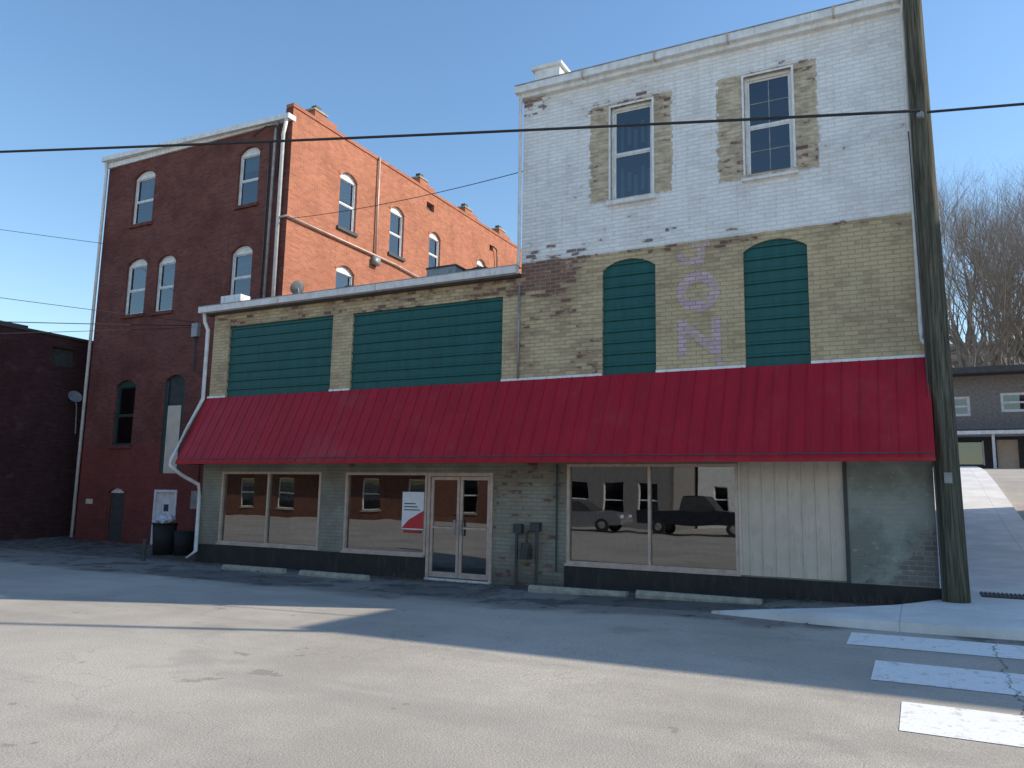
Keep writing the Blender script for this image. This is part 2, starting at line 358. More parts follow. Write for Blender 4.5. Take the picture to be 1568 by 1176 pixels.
def h(x,y): return .16*ss((x+8)/9)*ss((y-5)/8)+3.2*ss((y-14)/31)+15*ss((y-54)/38)*ss((x+12)/14)
# ---------------------------------------------------------------- ground
def axis(lo,hi,step,far):
    a=[lo+i*step for i in range(int(round((hi-lo)/step))+1)]; s=step;p=hi
    while p<far: s*=1.35;p+=s;a.append(p)
    s=step;p=lo;pre=[]
    while p>-far: s*=1.35;p-=s;pre.append(p)
    return pre[::-1]+a
xs=axis(-30,14,.5,900);ys=axis(-4,56,.5,900)
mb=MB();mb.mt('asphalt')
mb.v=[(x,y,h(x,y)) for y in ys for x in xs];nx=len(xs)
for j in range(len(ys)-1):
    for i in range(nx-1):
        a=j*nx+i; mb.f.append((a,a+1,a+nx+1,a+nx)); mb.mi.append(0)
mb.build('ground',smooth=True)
def sheet(mb,x0,x1,y0,y1,k,off=.005,st=.25):
    nx=max(1,int((x1-x0)/st));ny=max(1,int((y1-y0)/st))
    for i in range(nx):
        for j in range(ny):
            a=x0+(x1-x0)*i/nx;b=x0+(x1-x0)*(i+1)/nx;c=y0+(y1-y0)*j/ny;d=y0+(y1-y0)*(j+1)/ny
            mb.face([(a,c,h(a,c)+off),(b,c,h(b,c)+off),(b,d,h(b,d)+off),(a,d,h(a,d)+off)],k)
mb=MB()
for (x0,y0,y1) in ((-.8,9.5,10.25),(-.48,7.95,8.8),(-.22,6.45,7.3),(0.0,4.9,5.7),(.1,3.4,4.2)): sheet(mb,x0,3.4,y0,y1,'rpaint')
mb.build('crosswalk_marking')
outer=[(-2.6,10.98),(-1.9,10.8),(-1.2,10.62),(-.5,10.55),(.2,10.55),(1.0,10.62),(1.8,11.1),(2.3,12.2),(2.4,14),(2.4,17),(2.4,20),(2.4,24),(2.4,28),(2.4,33),(2.4,38),(2.4,43)]
inner=[(-2.6,11.04),(-1.9,11.2),(-1.2,11.42),(-.7,11.75),(-.35,12.1),(-.1,12.5),(.05,12.8),(.16,12.98),(.18,14),(.18,17),(.18,20),(.18,24),(.18,28),(.18,33),(.18,38),(.18,43)]
mb=MB()
def hz(p,o): return (p[0],p[1],h(*p)+o)
T=[.03,.07,.1]+[.11]*13
for i in range(len(outer)-1):
    n=5
    for j in range(n):
        def lp(k,t): return (outer[k][0]+(inner[k][0]-outer[k][0])*t,outer[k][1]+(inner[k][1]-outer[k][1])*t)
        a,b,c,d=lp(i,j/n),lp(i+1,j/n),lp(i+1,(j+1)/n),lp(i,(j+1)/n)
        mb.face([hz(a,T[i]),hz(b,T[i+1]),hz(c,T[i+1]),hz(d,T[i])],'conc')
    mb.face([hz(outer[i],-.05),hz(outer[i+1],-.05),hz(outer[i+1],T[i+1]),hz(outer[i],T[i])],'conc')
    mb.face([hz(inner[i],-.05),hz(inner[i+1],-.05),hz(inner[i+1],T[i+1]),hz(inner[i],T[i])],'conc')
mb.build('sidewalk')
mb=MB()
for j in range(30):
    a=11.5+j; 
    mb.face([(5.6,a,h(5.6,a)+.1),(7.6,a,h(7.6,a)+.1),(7.6,a+1,h(7.6,a+1)+.1),(5.6,a+1,h(5.6,a+1)+.1)],'conc')
    mb.face([(5.6,a,h(5.6,a)-.1),(5.6,a,h(5.6,a)+.1),(5.6,a+1,h(5.6,a+1)+.1),(5.6,a+1,h(5.6,a+1)-.1)],'conc')
mb.build('sidewalk.001')
mb=MB(); z=h(1.1,14)+.115
mb.box(.72,1.5,13.7,14.45,z-.02,z+.004,'black')
for i in range(14): mb.box(.74+i*.055,.765+i*.055,13.74,14.41,z+.004,z+.012,'dgrey')
mb.build('storm_drain_grate')
for i,(x0,x1,y) in enumerate(((-13.0,-11.4,12.15),(-10.95,-9.3,12.2),(-5.95,-4.25,12.25),(-4.05,-2.15,12.2))):
    mb=MB(); z0=h((x0+x1)/2,y)-.02; dy=(.05,-.04,.06,.0)[i]
    pr=[(-.08,0),(-.08,.06),(-.045,.115),(.045,.115),(.08,.06),(.08,0)]
    for (a,b),(c,d) in zip(pr,pr[1:]): mb.face([(x0,y+a,z0+b),(x1,y+a+dy,z0+b),(x1,y+c+dy,z0+d),(x0,y+c,z0+d)],'stone')
    mb.face([(x0,y+a,z0+b) for a,b in pr],'stone');mb.face([(x1,y+a+dy,z0+b) for a,b in pr][::-1],'stone')
    o=mb.build('wheel_stop'); 
# ---------------------------------------------------------------- main building
YF=13.01
PF=lambda u,v,d:(u,YF+d,v)
R1=root('white_painted_brick_building')
mb=MB()
W=[(-4.79,-4.0,7.0,8.81),(-2.37,-1.59,7.04,8.83)]
S=[(-4.95,-3.96,3.6,5.70,.17),(-2.45,-1.44,3.6,5.72,.17)]
holes=W+[(a,b,c,d+e) for a,b,c,d,e in S]+[(-5.61,-2.62,.46,2.2),(-2.60,-1.05,.44,2.23)]
wall(mb,PF,-6.6,.17,-.4,9.38,holes,'paintwall')
for a,b,c,d,e in S: arch(mb,PF,a,b,d,e,'paintwall','',.12)
mb.face([(.17,YF,-.4),(.17,27,-.4),(.17,27,9.38),(.17,YF,9.38)],'paintwall')
mb.face([(-6.6,27,4),(-6.6,YF,4),(-6.6,YF,9.38),(-6.6,27,9.38)],'paintwall')
mb.face([(.17,27,-.4),(-6.6,27,-.4),(-6.6,27,9.38),(.17,27,9.38)],'paintwall')
mb.face([(-6.6,YF,9.36),(.17,YF,9.36),(.17,27,9.36),(-6.6,27,9.36)],'roof')
mb.build('walls',R1)
mb=MB(); mb.boxP(PF,-.99,.172,.42,2.25,-.012,.0,'stucco'); mb.build('stucco_panel',R1)
mb=MB()
for i,(a,b,c,d) in enumerate(W):
    sash(mb,PF,a,b,c,d,'white',grid=(i==1),sill='paintwall',back='interd')
    mb.boxP(PF,a-.035,a,c,d+.035,-.02,.02,'white');mb.boxP(PF,b,b+.035,c,d+.035,-.02,.02,'white');mb.boxP(PF,a,b,d,d+.035,-.02,.02,'white')
a,b,c,d=W[0]
for k in range(5):
    u=a+.1+k*.13; e=.26+.02*(k%2)
    for v in (c+.15,c+1.05): mb.boxP(PF,u,u+.07,v+.1*(k%2),v+.55-.08*(k%3),e,e+.004,'blind')
mb.build('windows',R1)
mb=MB()
for a,b,c,d,e in S: corr_h(mb,PF,a,b,c,d+e,'teal',.05,arcpts=arc(a,b,d,e))
mb.build('shutters',R1)
mb=MB()
mb.boxP(PF,-6.68,.22,9.38,9.46,-.10,.1,'white')
mb.boxP(PF,-6.72,.24,9.46,9.60,-.2,-.06,'white')
mb.boxP(PF,-6.72,.24,9.60,9.615,-.215,.0,'grey')
for u in (-5.3,-2.6,-.9,-3.9): mb.boxP(PF,u,u+.03,9.45,9.62,-.225,-.055,'frame')
mb.build('gutter',R1)
mb=MB()
mb.box(-6.5,-5.95,13.25,13.8,9.36,10.1,'white');mb.box(-6.56,-5.89,13.19,13.86,10.1,10.17,'white')
mb.build('chimney',R1,bevel=.01)
mb=MB()
mb.tube([(-6.62,12.93,9.5),(-6.64,12.93,9.2),(-6.62,12.93,6.1),(-6.62,12.88,5.95)],.035,'whitep')
mb.tube([(.12,12.85,9.5),(.12,12.95,9.3),(.12,12.95,4.15),(.13,12.93,4.02),(.17,12.85,3.95)],.04,'whitep')
mb.tube([(-6.62,12.97,5.6),(-6.62,12.97,3.8)],.022,'grey')
mb.build('downspouts',R1,smooth=True)
mb=MB()
def storefront(mb,u0,u1,v0,v1,mull,fw=.05):
    d=.04
    mb.boxP(PF,u0,u0+fw,v0,v1,-.02,.1,'frame');mb.boxP(PF,u1-fw,u1,v0,v1,-.02,.1,'frame')
    mb.boxP(PF,u0+fw,u1-fw,v0,v0+fw,-.02,.1,'frame');mb.boxP(PF,u0+fw,u1-fw,v1-fw,v1,-.02,.1,'frame')
    for m in mull: mb.boxP(PF,m-.022,m+.022,v0+fw,v1-fw,-.01,.09,'frame')
    e=[u0+fw]+[q for m in mull for q in (m-.022,m+.022)]+[u1-fw]
    for a,b in zip(e[::2],e[1::2]): mb.face([PF(a,v0+fw,d),PF(b,v0+fw,d),PF(b,v1-fw,d),PF(a,v1-fw,d)],'glass')
storefront(mb,-5.61,-2.62,.46,2.2,[-4.1])
mb.boxP(PF,-5.64,-2.6,.42,.46,-.05,.05,'frame')
corr_v(mb,PF,-2.6,-1.05,.44,2.23,'siding',.03)
mb.boxP(PF,-1.045,-.99,.0,2.3,-.03,.0,'dgrey')
mb.boxP(PF,-2.615,-2.575,.44,2.25,-.02,.03,'siding')
mb.build('shop_window',R1)
mb=MB()
mb.boxP(PF,-5.64,.19,-.3,.42,-.035,.0,'black')
mb.build('black_base',R1)
mb=MB()
def seg(a,b,w,k='lav',d=-.006):
    a=Vector(a);b=Vector(b);n=(b-a).normalized();p=Vector((-n.y,n.x))*w/2
    q=[a-p,b-p,b+p,a+p]; mb.face([PF(t.x,t.y,d) for t in q],k)
N=24
for i in range(N):
    a=2*math.pi*i/N;b=2*math.pi*(i+1)/N
    o=lambda t,rx,ry:(-3.21+rx*math.cos(t),5.13+ry*math.sin(t))
    mb.face([PF(*o(a,.37,.36),-.006),PF(*o(b,.37,.36),-.006),PF(*o(b,.2,.17),-.006),PF(*o(a,.2,.17),-.006)],'lav')
seg((-3.5,4.02),(-3.5,4.64),.15);seg((-2.92,4.02),(-2.92,4.64),.15,d=-.007);seg((-3.46,4.58),(-2.96,4.08),.15,d=-.008)
seg((-3.15,5.95),(-3.15,5.70),.13);seg((-3.5,5.66),(-3.10,5.66),.12,d=-.007);seg((-3.5,5.72),(-3.5,5.82),.12,d=-.008);seg((-3.3,5.95),(-3.0,5.95),.08,d=-.009)
seg((-2.85,3.84),(-2.9,3.98),.1)
mb.build('painted_lettering',R1)
mb=MB()
def room(u0,u1,y1,z0,z1):
    y0=YF+.2
    mb.face([(u0,y1,z0),(u1,y1,z0),(u1,y1,z1),(u0,y1,z1)],'inter')
    mb.face([(u0,y0,z0),(u0,y1,z0),(u0,y1,z1),(u0,y0,z1)],'inter');mb.face([(u1,y0,z0),(u1,y1,z0),(u1,y1,z1),(u1,y0,z1)],'inter')
    mb.face([(u0,y0,z0),(u1,y0,z0),(u1,y1,z0),(u0,y1,z0)],'interd');mb.face([(u0,y0,z1),(u1,y0,z1),(u1,y1,z1),(u0,y1,z1)],'inter')
room(-6.3,-.1,19,.28,2.6)
mb.build('interior',R1)
mb=MB();room(-14.6,-6.7,18,.05,2.6)
R2=root('storefront_annex_building')
mb.box(-13.9,-12.2,15,15.6,.05,1.0,'blind');mb.box(-10.4,-9.2,16,16.6,.05,1.1,'siding')
mb.build('interior',R2)
mb=MB()
TP=[(-14.27,-11.17,3.6,5.45),(-10.63,-6.99,3.6,5.43)]
wall(mb,PF,-14.8,-6.6,-.4,5.76,TP+[(-14.17,-11.26,.46,2.05),(-10.6,-8.58,.45,2.04),(-8.56,-7.11,.0,2.04)],'paintwall')
mb.face([(-14.8,24,-.4),(-14.8,YF,-.4),(-14.8,YF,5.76),(-14.8,24,5.76)],'paintwall')
mb.face([(-14.8,YF,5.75),(-6.6,YF,5.75),(-6.6,24,5.75),(-14.8,24,5.75)],'roof')
mb.face([(-6.6,24,-.4),(-14.8,24,-.4),(-14.8,24,5.76),(-6.6,24,5.76)],'paintwall')
mb.build('walls',R2)
mb=MB()
for a,b,c,d in TP: corr_h(mb,PF,a,b,c,d,'teal',.05)
mb.build('teal_panels',R2)
mb=MB()
mb.boxP(PF,-15.0,-6.6,5.76,5.83,-.12,.1,'dgrey')
mb.boxP(PF,-15.1,-6.6,5.80,5.94,-.25,-.12,'whitep')
mb.boxP(PF,-15.1,-6.6,5.94,5.955,-.26,.0,'grey')
for u in (-12.6,-9.9): mb.boxP(PF,u,u+.03,5.79,5.95,-.258,-.11,'frame')
mb.box(-14.75,-14.1,13.1,13.4,5.75,6.25,'white')
mb.build('gutter',R2)
mb=MB()
mb.tube([(-14.98,12.85,5.85),(-15.0,12.9,5.6),(-14.9,12.92,5.4),(-14.9,12.92,3.75),(-14.92,12.55,3.0),(-14.94,12.2,2.3),(-14.92,12.15,2.15),(-14.9,12.5,1.95),(-14.75,12.85,1.75),(-14.75,12.9,1.5),(-14.75,12.9,.25),(-14.85,12.75,.08)],.045,'whitep')
mb.build('downspout',R2,smooth=True)
mb=MB()
storefront(mb,-14.17,-11.26,.46,2.05,[-12.76])
storefront(mb,-10.6,-8.58,.45,2.04,[])
mb.boxP(PF,-14.2,-11.23,.42,.46,-.05,.05,'frame');mb.boxP(PF,-10.63,-8.6,.41,.45,-.05,.05,'frame')
mb.build('shop_windows',R2)
mb=MB()
fr='frame'
mb.boxP(PF,-8.56,-8.50,.04,2.04,-.03,.1,fr);mb.boxP(PF,-7.17,-7.11,.04,2.04,-.03,.1,fr);mb.boxP(PF,-8.5,-7.17,1.97,2.04,-.03,.1,fr)
for a,b in ((-8.49,-7.845),(-7.83,-7.18)):
    mb.boxP(PF,a,a+.055,.06,1.96,.0,.05,fr);mb.boxP(PF,b-.055,b,.06,1.96,.0,.05,fr)
    mb.boxP(PF,a+.055,b-.055,1.9,1.96,.0,.05,fr);mb.boxP(PF,a+.055,b-.055,.06,.16,.0,.05,fr)
    mb.boxP(PF,a+.055,b-.055,.98,1.01,-.04,-.02,fr)
    mb.face([PF(a+.055,.16,.025),PF(b-.055,.16,.025),PF(b-.055,1.9,.025),PF(a+.055,1.9,.025)],'glass')
mb.boxP(PF,-7.93,-7.9,.85,1.15,-.06,-.03,'grey');mb.boxP(PF,-7.78,-7.75,.85,1.15,-.06,-.03,'grey')
mb.boxP(PF,-8.56,-7.11,-.05,.04,-.06,.2,'conc')
mb.build('double_door',R2)
mb=MB()
mb.boxP(PF,-14.82,-8.575,-.3,.41,-.035,.0,'black');mb.build('black_base',R2)
mb=MB()
for a,b in ((-14.84,-14.27),(-11.17,-10.63),(-6.99,-4.95),(-3.96,-2.45),(-1.44,.2)): mb.boxP(PF,a,b,3.765,3.81,-.03,.0,'white')
RA=root('red_metal_awning')
mb.build('white_flashing',RA)
mb=MB()
A=Vector((0,YF-.02,3.77));B=Vector((0,12.24,2.24))
nrm=Vector((0,-(3.77-2.24),(YF-.02-12.24))).normalized()
prof=[];u=-14.84
while u<.2:
    for du,dd in ((0,0),(.1,0),(.105,.003),(.11,0),(.230,0),(.235,.013),(.243,.013),(.248,0)):
        if u+du<.2: prof.append((u+du,dd))
    u+=.252
prof.append((.2,0))
for (p,pd),(q,qd) in zip(prof,prof[1:]):
    mb.face([(p,*(B+nrm*pd)[1:]),(q,*(B+nrm*qd)[1:]),(q,*(A+nrm*qd)[1:]),(p,*(A+nrm*pd)[1:])],'red')
for x in (-14.845,.205):
    mb.face([(x,YF,3.77),(x,12.24,2.24),(x,12.24,2.20),(x,YF,2.20)],'red')
mb.boxP(PF,-14.84,.2,2.19,2.245,-.775,-.765,'red')
mb.box(-14.8,.15,12.26,12.98,2.30,2.32,'dgrey')
mb.build('metal_sheets',RA)
RM=root('gas_meter')
mb=MB()
mb.tube([(-6.55,12.9,.0),(-6.55,12.9,.95),(-6.35,12.9,.97),(-6.35,12.9,.6)],.03,'dgrey')
mb.tube([(-6.15,12.9,.0),(-6.15,12.9,1.0),(-6.32,12.9,1.0)],.03,'dgrey')
mb.tube([(-6.35,12.87,.5),(-6.35,12.87,.78)],.09,'dgrey',14);mb.box(-6.43,-6.27,12.78,12.95,.5,.68,'dgrey');mb.box(-6.62,-6.46,12.88,13.0,.95,1.12,'dgrey');mb.box(-6.28,-6.1,12.88,13.0,1.0,1.15,'dgrey')
mb.tube([(-5.78,12.94,.3),(-5.78,12.94,2.2)],.02,'dgreen')
mb.build('meter_and_pipes',RM)
RS=root('lease_sign')
mb=MB()
mb.boxP(PF,-9.17,-8.66,.93,1.66,.005,.02,'signw')
mb.face([PF(-9.17,.95,.002),PF(-8.66,.95,.002),PF(-8.66,1.3,.002),PF(-9.0,1.12,.002)],'signr')
for i in range(3): mb.boxP(PF,-9.12,-8.85+.05*i,1.42-.06*i,1.44-.06*i,.001,.004,'dgrey')
for i in range(10): mb.boxP(PF,-9.13+.042*i,-9.105+.042*i,.86,.91,.01,.02,'signr')
mb.build('panel',RS)
for i,(x0,x1,y0,y1,z1) in enumerate(((-10.25,-9.45,15.2,16,6.95),(-9.35,-8.75,15.4,16,6.85),(-13.0,-12.45,15.2,15.8,6.75))):
    mb=MB(); mb.box(x0,x1,y0,y1,5.85,z1,'grey');mb.box(x0-.02,x1+.02,y0-.02,y1+.02,z1,z1+.04,'dgrey')
    for j in range(7): mb.box(x0+.05,x1-.05,y0-.012,y0-.002,5.98+j*.12,6.03+j*.12,'dgrey')
    mb.tube([((x0+x1)/2,(y0+y1)/2,z1+.04),((x0+x1)/2,(y0+y1)/2,z1+.1)],.22,'dgrey',12)
    mb.box(x0,x1,y0,y1,5.74,5.85,'dgrey')
    mb.build('air_conditioner_unit')
def dish(x,y,z,tx,ty,R=.19,up=.5):
    mb=MB(); c=Vector((x,y,z)); n=Vector((tx,ty,up)).normalized(); e1=n.cross(Vector((0,0,1))).normalized();e2=n.cross(e1)
    rings=[]
    for k in range(5):
        r=R*k/4; rings.append([c+n*(r*r*.9)+e1*math.cos(a)*r+e2*math.sin(a)*r for a in [2*math.pi*j/16 for j in range(16)]])
    for k in range(4):
        for j in range(16): mb.face([rings[k][j],rings[k][(j+1)%16],rings[k+1][(j+1)%16],rings[k+1][j]],'grey')
    mb.tube([c,c+Vector((0,.1,-.3)),c+Vector((0,.15,-1.2))],.02,'grey');mb.tube([c-e2*-R*.9+n*.05,c+n*.28],.01,'grey')
    mb.build('satellite_dish')
dish(-14.3,15.2,6.93,-.85,.35,.2);dish(-24.7,16.2,4.6,.9,-.2,.22)
# ---------------------------------------------------------------- three storey brick building
YB=15.9;XO=-15.52
PB=lambda u,v,d:(u,YB+d,v)
PO=lambda u,v,d:(XO-d,u,v)
R3=root('red_brick_three_storey_building')
FW=[(-22.22,-21.25,10.03,11.62,.2),(-17.55,-16.73,9.92,11.52,.2),(-22.2,-21.27,7.05,8.68,.2),(-20.78,-19.97,7.03,8.62,.2),(-17.6,-16.76,7.03,8.5,.2)]
mb=MB();mw=MB()
G1=(-22.2,-21.3,2.95,4.8,.17);D1=(-19.95,-19.12,2.1,4.85,.17);BD=(-22.15,-21.38,.05,1.5,.15);ND=(-20.05,-19.1,-.1,1.62,0)
hs=[(a,b,c,d+e) for a,b,c,d,e in FW+[G1,D1,BD,ND]]
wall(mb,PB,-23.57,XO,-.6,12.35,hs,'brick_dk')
for q in FW:
    a,b,c,d,e=q; arch(mb,PB,a,b,d,e,'brick_dk','white',.15,'brick_dk'); sash(mw,PB,a,b,c,d,'white',sill='brick_dk',blind=.5 if q is not FW[1] else .3)
for q in (G1,D1,BD): arch(mb,PB,q[0],q[1],q[3],q[4],'brick_dk','dgreen' if q is not BD else 'white',.15,'brick_dk')
sash(mw,PB,*G1[:4],'dgreen',sill='brick_dk')
mw.boxP(PB,D1[0],D1[0]+.12,D1[2],D1[3],.02,.1,'dgreen');mw.boxP(PB,D1[1]-.12,D1[1],D1[2],D1[3],.02,.1,'dgreen')
mw.boxP(PB,D1[0]+.12,D1[1]-.12,2.1,4.1,.04,.08,'siding');mw.boxP(PB,D1[0]+.12,D1[1]-.12,4.1,4.85,.07,.1,'interd')
mw.boxP(PB,BD[0],BD[1],BD[2],BD[3],.09,.12,'dgrey');mw.boxP(PB,BD[0],BD[0]+.07,BD[2],BD[3],.03,.09,'brick_dk')
mw.boxP(PB,-20.05,-19.98,-.1,1.62,-.02,.08,'white');mw.boxP(PB,-19.17,-19.1,-.1,1.62,-.02,.08,'white');mw.boxP(PB,-19.98,-19.17,1.55,1.62,-.02,.08,'white')
mw.boxP(PB,-19.98,-19.17,-.1,1.55,.05,.08,'whitep');mw.boxP(PB,-19.72,-19.4,.85,1.35,.035,.049,'signw');mw.boxP(PB,-19.66,-19.46,1.0,1.2,.028,.034,'dgrey')
mw.boxP(PB,-23.15,-22.85,1.15,1.3,-.02,.0,'siding')
mw.boxP(PB,-18.9,-18.65,6.1,6.5,-.12,.0,'grey');mw.boxP(PB,-18.35,-18.05,1.1,1.6,-.15,.0,'grey')
OW=[(18.07,18.9,9.75,11.4,.2),(20.7,21.5,9.68,11.2,.2),(23.1,23.85,9.75,11.05,.2),(26.6,27.3,9.7,11.0,.2),(18.1,18.96,6.9,8.4,.2),(20.8,21.6,6.9,8.4,.2)]
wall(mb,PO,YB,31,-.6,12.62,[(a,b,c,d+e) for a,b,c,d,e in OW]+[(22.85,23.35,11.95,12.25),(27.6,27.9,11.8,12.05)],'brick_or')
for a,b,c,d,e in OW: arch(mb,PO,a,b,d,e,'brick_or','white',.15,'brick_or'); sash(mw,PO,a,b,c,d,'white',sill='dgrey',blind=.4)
for a,b,c,d in ((22.85,23.35,11.95,12.25),(27.6,27.9,11.8,12.05)): mb.face([PO(a,c,.15),PO(b,c,.15),PO(b,d,.15),PO(a,d,.15)],'interd')
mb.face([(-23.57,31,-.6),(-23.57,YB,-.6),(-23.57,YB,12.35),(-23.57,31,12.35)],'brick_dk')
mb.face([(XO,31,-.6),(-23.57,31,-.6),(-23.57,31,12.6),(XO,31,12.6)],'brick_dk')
mb.face([(-23.57,YB,12.3),(XO-.25,YB,12.3),(XO-.25,31,12.3),(-23.57,31,12.3)],'roof')
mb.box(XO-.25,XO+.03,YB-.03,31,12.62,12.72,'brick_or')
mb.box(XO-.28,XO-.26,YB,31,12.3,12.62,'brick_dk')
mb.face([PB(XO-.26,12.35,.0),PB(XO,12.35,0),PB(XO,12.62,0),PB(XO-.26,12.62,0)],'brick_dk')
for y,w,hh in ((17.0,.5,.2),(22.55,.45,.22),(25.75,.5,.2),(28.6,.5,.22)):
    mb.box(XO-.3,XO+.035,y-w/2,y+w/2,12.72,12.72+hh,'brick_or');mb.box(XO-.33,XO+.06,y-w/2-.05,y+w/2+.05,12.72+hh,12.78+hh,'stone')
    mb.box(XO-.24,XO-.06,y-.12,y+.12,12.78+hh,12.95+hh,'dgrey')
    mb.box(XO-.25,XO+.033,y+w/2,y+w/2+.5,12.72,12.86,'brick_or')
mb.build('walls',R3);mw.build('windows_and_doors',R3)
mb=MB()
mb.hexa([PB(-23.75,12.42,-.2),PB(XO+.02,12.2,-.2),PB(XO+.02,12.2,.1),PB(-23.75,12.42,.1),PB(-23.75,12.57,-.2),PB(XO+.02,12.35,-.2),PB(XO+.02,12.35,.1),PB(-23.75,12.57,.1)],'white')
mb.boxP(PB,-23.6,XO-.1,12.2,12.36,-.06,.0,'white')
mb.build('gutter',R3)
mb=MB()
mb.tube([(-23.6,15.78,12.4),(-23.6,15.82,12.0),(-23.6,15.82,.1)],.05,'whitep')
mb.tube([(-15.6,15.75,12.25),(-15.75,15.8,11.8),(-15.75,15.8,5.9)],.055,'whitep')
mb.tube([(-15.95,15.75,12.25),(-16.05,15.8,11.9),(-16.1,15.8,4.5)],.045,'grey')
mb.tube([(-16.3,15.85,11.7),(-16.3,15.85,5.2)],.025,'dgrey')
mb.tube([(-16.9,15.78,11.95),(-16.35,15.7,12.1),(-15.95,15.72,12.05),(-15.9,15.82,11.7),(-15.9,15.84,10.5)],.02,'wire')
mb.tube([(-18.2,15.84,1.6),(-18.2,15.84,4.9),(-18.75,15.84,5.1),(-18.78,15.84,6.1)],.02,'dgrey')
mb.tube([(-15.75,15.8,9.3),(-15.45,15.85,9.32),(-15.45,21.,9.32),(-15.45,23,9.2)],.035,'frame')
mb.tube([(-15.45,19.9,12.7),(-15.45,19.9,9.35)],.035,'frame')
mb.tube([(-15.45,27.8,12.0),(-15.4,28,11.9),(-15.42,28.1,11.5),(-15.42,28.1,9)],.03,'dgrey')
mb.box(-15.52,-15.35,19.75,20.05,9.0,9.25,'grey')
mb.build('pipes',R3,smooth=True)
# ---------------------------------------------------------------- left dark building
R4=root('dark_brick_garage')
PL=lambda u,v,d:(-25-d,u,v)
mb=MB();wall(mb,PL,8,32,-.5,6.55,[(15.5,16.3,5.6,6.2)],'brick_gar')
mb.face([PL(15.5,5.6,.15),PL(16.3,5.6,.15),PL(16.3,6.2,.15),PL(15.5,6.2,.15)],'interd')
mb.face([(-40,8,-.5),(-25,8,-.5),(-25,8,6.55),(-40,8,6.55)],'brick_gar')
mb.face([(-40,8,6.5),(-25,8,6.5),(-25,32,6.5),(-40,32,6.5)],'roof')
mb.box(-25.2,-24.95,7.95,14.6,6.55,6.7,'dgrey');mb.box(-25.2,-24.95,14.6,32,6.55,6.63,'dgrey')
mb.build('walls',R4)
# ---------------------------------------------------------------- corner building off to the right
R5=root('brick_corner_building')
HB=11.3
mb=MB()
PW=lambda u,v,d:(7.6+d,-u,v)
PS=lambda u,v,d:(u,14.2+d,v)
hw=[(-29+i*3.,-28+i*3.,a,a+1.7) for i in range(5) for a in (1.6,5.2,8.2)]
wall(mb,PW,-30,-14.2,-.4,HB,hw,'brick_dk')
hs=[(8.6+i*2.6,9.6+i*2.6,a,a+1.7) for i in range(4) for a in (1.2,5.2,8.2)]
wall(mb,PS,7.6,20,-.4,HB,hs,'brick_dk')
mw=MB()
for q in hw: sash(mw,PW,*q,'white',sill='stone',blind=.4)
for q in hs: sash(mw,PS,*q,'white',sill='stone',blind=.4)
mb.face([(20,14.2,-.4),(20,30,-.4),(20,30,HB),(20,14.2,HB)],'brick_dk');mb.face([(20,30,-.4),(7.6,30,-.4),(7.6,30,HB),(20,30,HB)],'brick_dk')
mb.face([(7.6,14.2,HB-.02),(20,14.2,HB-.02),(20,30,HB-.02),(7.6,30,HB-.02)],'roof')
mb.box(7.5,20.1,14.1,14.4,HB,HB+.12,'stone');mb.box(7.5,7.8,14.4,30,HB,HB+.12,'stone')
mb.build('walls',R5);mw.build('windows',R5)
# ---------------------------------------------------------------- background building at right
R6=root('shingled_hillside_building')
Y6=45.
P6=lambda u,v,d:(u,Y6+d,v)
mb=MB();w6=[(1.45,2.4,6.0,7.0),(3.7,5.0,6.15,7.1),(7,8.2,6.1,7.1)]
wall(mb,P6,-4,16,5.1,8.0,w6,'shingle')
for q in w6: sash(mb,P6,*q,'white',fw=.1,blind=.3)
mb.box(-4.4,16.4,43.9,45.1,8.0,8.3,'dgrey');mb.box(-4,16,43.2,45.2,4.95,5.12,'white')
mb.box(-4,16,43.25,45.2,5.12,5.2,'dgrey')
wall(mb,P6,-4,16,2.9,4.95,[(a,a+1.5,3.6,4.7) for a in (1.3,5.2,8,11)]+[(3.4,4.3,3.2,4.8)],'interd')
for a in (1.3,5.2,8,11): mb.face([P6(a,3.6,.1),P6(a+1.5,3.6,.1),P6(a+1.5,4.7,.1),P6(a,4.7,.1)],'wglass');mb.face([P6(a,3.6,.4),P6(a+1.5,3.6,.4),P6(a+1.5,4.7,.4),P6(a,4.7,.4)],'inter');mb.boxP(P6,a-.06,a,3.55,4.75,-.03,.05,'white');mb.boxP(P6,a+1.5,a+1.56,3.55,4.75,-.03,.05,'white')
mb.boxP(P6,3.4,4.3,3.2,4.8,.1,.14,'siding')
for a in (.6,3.1,6.8,9.6): mb.box(a,a+.12,43.3,43.42,3.0,4.95,'white')
mb.face([(-4,45,8.29),(16,45,8.29),(16,54,8.6),(-4,54,8.6)],'roof');mb.box(-4,16,45.2,54,2.9,8.2,'shingle')
mb.build('building',R6)
R7=root('hillside_house')
mb=MB();mb.box(4.4,8.2,71,76,7,12.3,'blind')
mb.face([(4.0,70.6,12.3),(8.6,70.6,12.3),(8.6,73.5,14.0),(4.0,73.5,14.0)],'shingle');mb.face([(4.0,76.4,12.3),(8.6,76.4,12.3),(8.6,73.5,14.0),(4.0,73.5,14.0)],'shingle')
for u in (4.9,6.1,7.2): mb.box(u,u+.6,70.95,70.99,10.7,11.8,'interd')
mb.build('house',R7)
